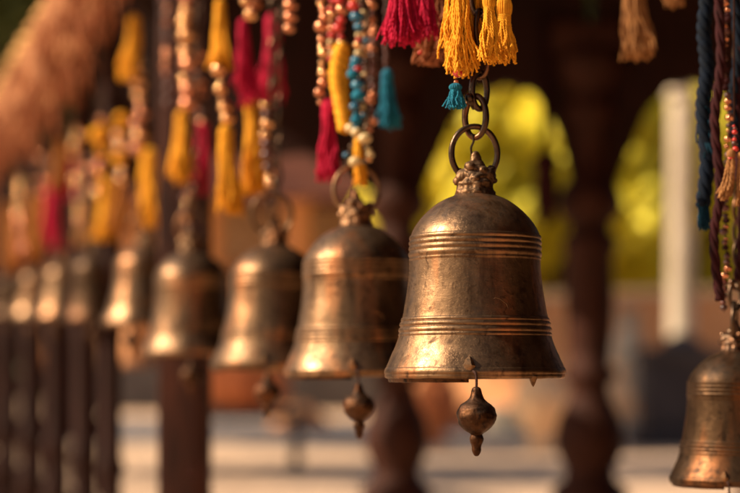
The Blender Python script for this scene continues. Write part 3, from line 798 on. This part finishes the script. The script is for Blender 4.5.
# ------------------------------------------------------------------ far buildings and props
bd = thing('temple_building', 'tan plastered temple hall with a wide dark tiled eave, behind the bells on the left', 'building', (W(250, 0, 36).x, 36, 0))
bo = bd.location.copy()
xl, xr = W(95, 0, 36).x - bo.x, W(388, 0, 36).x - bo.x
zw = Zp(190, 36)
m = MB(); m.box((xl, 0, .9), (xr, 3, zw)); m.build('wall', M['plaster'], bd, smooth=False)
m = MB(); m.box((xl - .2, -.25, 0), (xr + .2, 3.1, .9), .02); m.build('plinth', M['stone'], bd, smooth=False)
m = MB()
e = [(xl - 1, -2.0, zw - .35), (xr + .6, -2.0, zw - .35), (xr + .6, 4.6, zw - .35), (xl - 1, 4.6, zw - .35), (xl + 1, 1.6, zw + 4.4), (xr - 1, 1.6, zw + 4.4)]
m.add(e, [[0, 1, 5, 4], [1, 2, 5], [2, 3, 4, 5], [3, 0, 4], [3, 2, 1, 0]]); m.build('roof', M['roof'], bd, smooth=False)
for px in (60, 140, 215, 300, 372):
    x = W(px, 0, 36).x - bo.x
    m = MB(); m.lathe([(.34, .9), (.34, 1.1), (.24, 1.2), (.22, zw - .5), (.34, zw - .4), (.34, zw - .33)], (x, -1.2, 0), 18); m.build('column', M['redbrick'], bd)
m = MB(); m.box((xl, -1.7, .0), (xr, -.26, .905), .02); m.build('veranda_step', M['stone'], bd, smooth=False)
for px in (175, 258, 335):
    x = W(px, 0, 36).x - bo.x
    m = MB(); m.box((x - .5, -.06, .905), (x + .5, .02, 2.9), .01); f = m.build('door', M['wood'], bd, smooth=False)
    m = MB(); m.box((x - .62, -.09, .906), (x - .5, .02, 3.02), .01); m.box((x + .5, -.09, .906), (x + .62, .02, 3.02), .01); m.box((x - .5, -.09, 2.9), (x + .5, .02, 3.02), .01); m.build('door_frame', M['redbrick'], f, smooth=False)

ts = thing('timber_screen', 'dark boarded timber screen behind the farthest bells at the left edge', 'screen', (W(20, 0, 10.2).x, 10.2, 0))
so_ = ts.location.copy()
xa, xb = W(-160, 0, 10.2).x - so_.x, W(116, 0, 10.2).x - so_.x
k = 0; x = xa
rn = random.Random(9)
while x < xb:
    w = .13 * rn.uniform(.85, 1.1); m = MB(); m.box((x, rn.uniform(-.012, .012), .0), (min(x + w, xb), .03 + rn.uniform(0, .01), Zp(215, 10.2) + rn.uniform(-.02, .02)), .004); m.build('board', M['maroon'], ts); x += w + .03
for z in (.35, 1.6): 
    m = MB(); m.box((xa, .045, z), (xb, .10, z + .12), .006); m.build('rail', M['beam'], ts)

# low red brick wall in front of the trees
bw = thing('brick_wall', 'low orange brick boundary wall below the yellow trees', 'wall', (0.45, 26.2, 0))
m = MB(); m.obb((0, 0, .89), (9.0, -6.0, .89), .34, 1.78); m.build('wall_body', M['redbrick'], bw, smooth=False)
m = MB(); m.obb((-.04, .03, 1.84), (9.04, -6.03, 1.84), .46, .10, .015); m.build('coping', M['peach'], bw, smooth=False)

# whitewashed post
wp = thing('white_post', 'tall whitewashed post standing between the trees and the right edge garlands', 'post', (W(681, 0, 20).x, 20, 0))
m = MB(); m.lathe([(.17, .25), (.16, .5), (.13, Zp(98, 20) - .2), (.13, Zp(98, 20))], (0, 0, 0), 20); m.build('shaft', M['white'], wp)
m = MB(); m.box((-.26, -.26, 0), (.26, .26, .25), .02); m.build('base', M['stone'], wp)
m = MB(); m.lathe([(.16, Zp(98, 20)), (.17, Zp(98, 20) + .06), (.1, Zp(98, 20) + .16), (.02, Zp(98, 20) + .3)], (0, 0, 0), 20); m.build('cap', M['white'], wp)

# dark stone shrine block with step in front of it
sh = thing('stone_pedestal', 'dark grey stone pedestal with a stepped top, before the white post', 'pedestal', (W(682, 0, 17.5).x, 17.5, 0))
m = MB(); m.box((-.5, -.4, 0), (.5, .4, .16), .02); m.box((-.4, -.3, .16), (.4, .3, .88), .02); m.box((-.46, -.36, .88), (.46, .36, .98), .02); m.build('block', M['stone'], sh)
m = MB(); m.lathe([(.22, .98), (.26, 1.02), (.16, 1.06), (.14, 1.10), (.04, 1.14)], (0, 0, 0), 20); m.build('finial', M['stone'], sh)

def urn(px, d, hh, r, mat, label, ybase=0.0):
    t = thing('stone_urn', label, 'urn', (W(px, 0, d).x, d, ybase), 'pale urns in the courtyard')
    m = MB(); m.lathe([(r * .55, 0), (r * .6, hh * .06), (r * .35, hh * .12), (r * .45, hh * .2), (r * .95, hh * .45), (r, hh * .62), (r * .75, hh * .82), (r * .5, hh * .88)], (0, 0, 0), 24)
    m.build('pot', M[mat], t)
    m = MB(); m.lathe([(r * .5, hh * .88), (r * .72, hh * .93), (r * .74, hh), (r * .6, hh), (r * .5, hh * .9)], (0, 0, 0), 24); m.build('rim', M[mat], t)
urn(541, 16, 0.84, 0.27, 'peach', 'pale sandstone urn in the courtyard, right below the nearest bell lip')
urn(610, 17, 0.84, 0.22, 'peach', 'smaller pale sandstone urn right of the turned pillar')
urn(631, 24, 1.62, 0.26, 'white', 'tall whitish urn just left of the white post')
urn(437, 18, 0.80, 0.24, 'orange', 'terracotta urn between the second and nearest clappers')

for px, d, q, mt, lb in [(470, 24, .34, 'orange', 'heap of orange marigold petals on the paving behind the main clapper'),
                         (505, 21, .26, 'white', 'small white stone block on the paving right of the main clapper'),
                         (575, 23, .30, 'yellow', 'heap of yellow petals on the paving beside the turned pillar'),
                         (300, 24, .36, 'redbrick', 'red earthen mound on the paving under the second bell')]:
    m = MB()
    if mt == 'white': m.box((-q, -q * .7, 0), (q, q * .7, q * 1.3), .04)
    else: m.lathe([(q * 1.2, 0), (q * 1.0, q * .3), (q * .6, q * .7), (q * .2, q * .95), (.01, q)], (0, 0, 0), 28, lambda i, r, z, a: (r * (1 + .14 * noise.noise(Vector((math.cos(a) * 2, math.sin(a) * 2, z * 4)))), z))
    o = m.build('stone_block' if mt == 'white' else 'petal_heap', M[mt], None); o.location = (W(px, 0, d).x, d, 0); tag(o, lb, 'block' if mt == 'white' else 'heap')

# orange cloth bundle on a low table, behind the third bell
tb = thing('low_table', 'low dark table in the courtyard under the orange cloth bundle', 'table', (W(248, 0, 13).x, 13, 0))
m = MB(); m.box((-.42, -.3, .40), (.42, .3, .46), .01); m.build('tabletop', M['stone'], tb)
for sx in (-1, 1):
    for sy in (-1, 1):
        m = MB(); m.box((sx * .36 - .03, sy * .25 - .03, 0), (sx * .36 + .03, sy * .25 + .03, .40), .004); m.build('leg', M['stone'], tb)
m = MB()
prof = [(.02, .90), (.12, .895), (.22, .86), (.29, .78), (.31, .66), (.30, .55), (.24, .48), (.10, .465), (.02, .464)]
m.lathe(prof, (0, 0, 0), 40, lambda i, r, z, a: (r * (1 + .06 * math.sin(a * 7) + .05 * noise.noise(Vector((math.cos(a) * 2, math.sin(a) * 2, z * 5)))), z))
o = m.build('cloth_bundle', M['orange'], None); o.location = (W(246, 0, 13).x, 13, 0)
tag(o, 'bright orange cloth bundle behind the clapper of the third bell', 'bundle')

# ------------------------------------------------------------------ trees
def tree(px, d, z_lo, z_hi, rx, label, leafmat, n, seed, group, size=.26):
    rn = random.Random(seed); c = W(px, 0, d)
    t = thing('tree', label, 'tree', (c.x, d, 0), group)
    m = MB()
    m.tube([Vector((0, 0, 0)), Vector((.05, 0, z_lo * .6)), Vector((-.06, .1, z_lo)), Vector((0, 0, z_hi * .8))], [.2, .16, .13, .04], 10)
    cl = []
    for k in range(26):
        a = rn.uniform(0, 6.28); q = math.sqrt(rn.random()); z = z_lo + (z_hi - z_lo) * rn.random()
        f = math.sin(math.pi * min(1, max(.08, (z - z_lo) / (z_hi - z_lo) * .86 + .1)))
        cl.append((Vector((q * rx * f * math.cos(a), q * rx * f * math.sin(a), z)), rn.uniform(.25, .5) * rx))
    for p, r in cl[:9]:
        m.tube([Vector((0, 0, z_lo * .9)), p * .5 + Vector((0, 0, z_lo * .3)), p], [.07, .04, .015], 6)
    m.build('trunk', M['bark'], t)
    m = MB(); vs = []; fs = []
    for k in range(n):
        p, r = cl[k % len(cl)]
        v = Vector((rn.gauss(0, 1), rn.gauss(0, 1), rn.gauss(0, 1))).normalized() * r * rn.random() ** .45 + p
        nrm = (Vector((rn.gauss(0, 1), rn.gauss(0, 1), rn.gauss(0, 1))).normalized() * .6 + (Vector((-.62, -.6, .5)) if leafmat == 'leaf_y' else Vector((0, 0, 0)))).normalized(); u = nrm.orthogonal().normalized(); w = nrm.cross(u)
        s = size * rn.uniform(.6, 1.3); b = len(vs)
        vs += [v - u * s, v - w * s * .4, v + u * s, v + w * s * .4 + nrm * s * .2]; fs.append([b, b + 1, b + 2, b + 3])
    me = bpy.data.meshes.new('crown'); me.from_pydata([tuple(x) for x in vs], [], fs); me.materials.append(M[leafmat])
    o = bpy.data.objects.new('crown', me); COL.objects.link(o); o.parent = t
GT = 'yellow leaved trees beyond the pavilion'
tree(452, 29, 1.0, 5.2, 1.25, 'yellow leaved tree left of the nearest bell', 'leaf_y', 3600, 1, GT)
tree(510, 31, 1.2, 7.0, 1.8, 'tallest yellow leaved tree, directly behind the nearest bell and its chain', 'leaf_y', 5200, 2, GT)
tree(566, 30, 1.2, 5.6, 1.4, 'yellow leaved tree between the nearest bell and the turned pillar', 'leaf_y', 3200, 3, GT)
tree(642, 32, 1.0, 6.4, 1.7, 'yellow green tree in the right arch, left of the white post', 'leaf_y', 3600, 4, GT)
tree(705, 33, 1.0, 6.4, 1.7, 'yellow green tree behind the white post', 'leaf_y', 3200, 5, GT)
tree(-8, 17, 2.6, 6.0, 1.7, 'dark green tree showing past the top left corner above the cloth', 'leaf_g', 14000, 6, None, .13)
tree(70, 22, 3.6, 8.0, 2.4, 'dark green tree behind the top of the cloth valance', 'leaf_g', 14000, 7, None, .15)
tree(-690, 12.0, 4.8, 8.4, 1.7, 'unseen green tree past the left edge, added to cast dappled shade on the courtyard', 'leaf_g', 3600, 16, None, .2)  # added out of frame to darken the right of the paving
tree(-230, 21.5, 4.6, 9.0, 2.0, 'unseen green tree farther back, added to cast dappled shade on the courtyard', 'leaf_g', 3600, 17, None, .2)  # also added out of frame for its shade on the ground
# dense woods behind
rn = random.Random(77); vs = []; fs = []
for k in range(60000):
    x = rn.uniform(-36, 36); d = rn.uniform(52, 60)
    top = 14 + 2.5 * noise.noise(Vector((x * .15, 0, 0))) + 1.2 * noise.noise(Vector((x * .6, 5, 0)))
    v = Vector((x, d, rn.uniform(0, 1) * top)); nrm = Vector((rn.gauss(0, 1), rn.gauss(0, 1), rn.gauss(0, 1))).normalized(); u = nrm.orthogonal().normalized(); w = nrm.cross(u)
    s = rn.uniform(.25, .5); b = len(vs); vs += [v - u * s, v - w * s * .5, v + u * s, v + w * s * .5]; fs.append([b, b + 1, b + 2, b + 3])
me = bpy.data.meshes.new('woods'); me.from_pydata([tuple(x) for x in vs], [], fs); me.materials.append(M['leaf_g'])
o = bpy.data.objects.new('woods', me); COL.objects.link(o); o['kind'] = 'stuff'; tag(o, 'far mass of dark green foliage closing the background', 'woods')

# ------------------------------------------------------------------ light, sky, camera
EL, AZ = 36.0, 7.0            # sun comes from the left, AZ degrees towards the camera
S = Vector((-math.cos(R(EL)) * math.cos(R(AZ)), -math.cos(R(EL)) * math.sin(R(AZ)), math.sin(R(EL))))
sun = bpy.data.lights.new('sun', 'SUN'); sun.energy = 5.0; sun.angle = R(0.5); sun.color = (1.0, 0.82, 0.60)
so = bpy.data.objects.new('sun', sun); COL.objects.link(so); so.rotation_euler = (-S).to_track_quat('-Z', 'Y').to_euler()
wd = bpy.data.worlds.new('World'); scene.world = wd; wd.use_nodes = True
nt = wd.node_tree; bg = nt.nodes['Background']
sk = nt.nodes.new('ShaderNodeTexSky'); sk.sky_type = 'NISHITA'; sk.sun_disc = False
sk.sun_elevation = R(EL); sk.sun_rotation = math.atan2(S.x, S.y)
sk.dust_density = 3.0; sk.ozone_density = 0.6; sk.air_density = 1.0
nt.links.new(sk.outputs[0], bg.inputs[0]); sk.air_density = 0.9
bg.inputs[1].default_value = 0.05

cam = bpy.data.cameras.new('camera'); co = bpy.data.objects.new('camera', cam); COL.objects.link(co)
cam.lens = LENS; cam.sensor_width = 36; cam.sensor_fit = 'HORIZONTAL'
co.location = (0, 0, EYE); co.rotation_euler = (R(90), 0, 0)
cam.shift_y = (HOR - 246.5) / 740.0
cam.clip_start = 0.05; cam.clip_end = 1000
cam.dof.use_dof = True; cam.dof.focus_distance = 1.87; cam.dof.aperture_fstop = 2.7; cam.dof.aperture_blades = 0
scene.camera = co
scene.render.engine = 'CYCLES'
scene.view_settings.view_transform = 'Standard'; scene.view_settings.look = 'None'
scene.view_settings.exposure = 0.8; scene.view_settings.gamma = 1.0
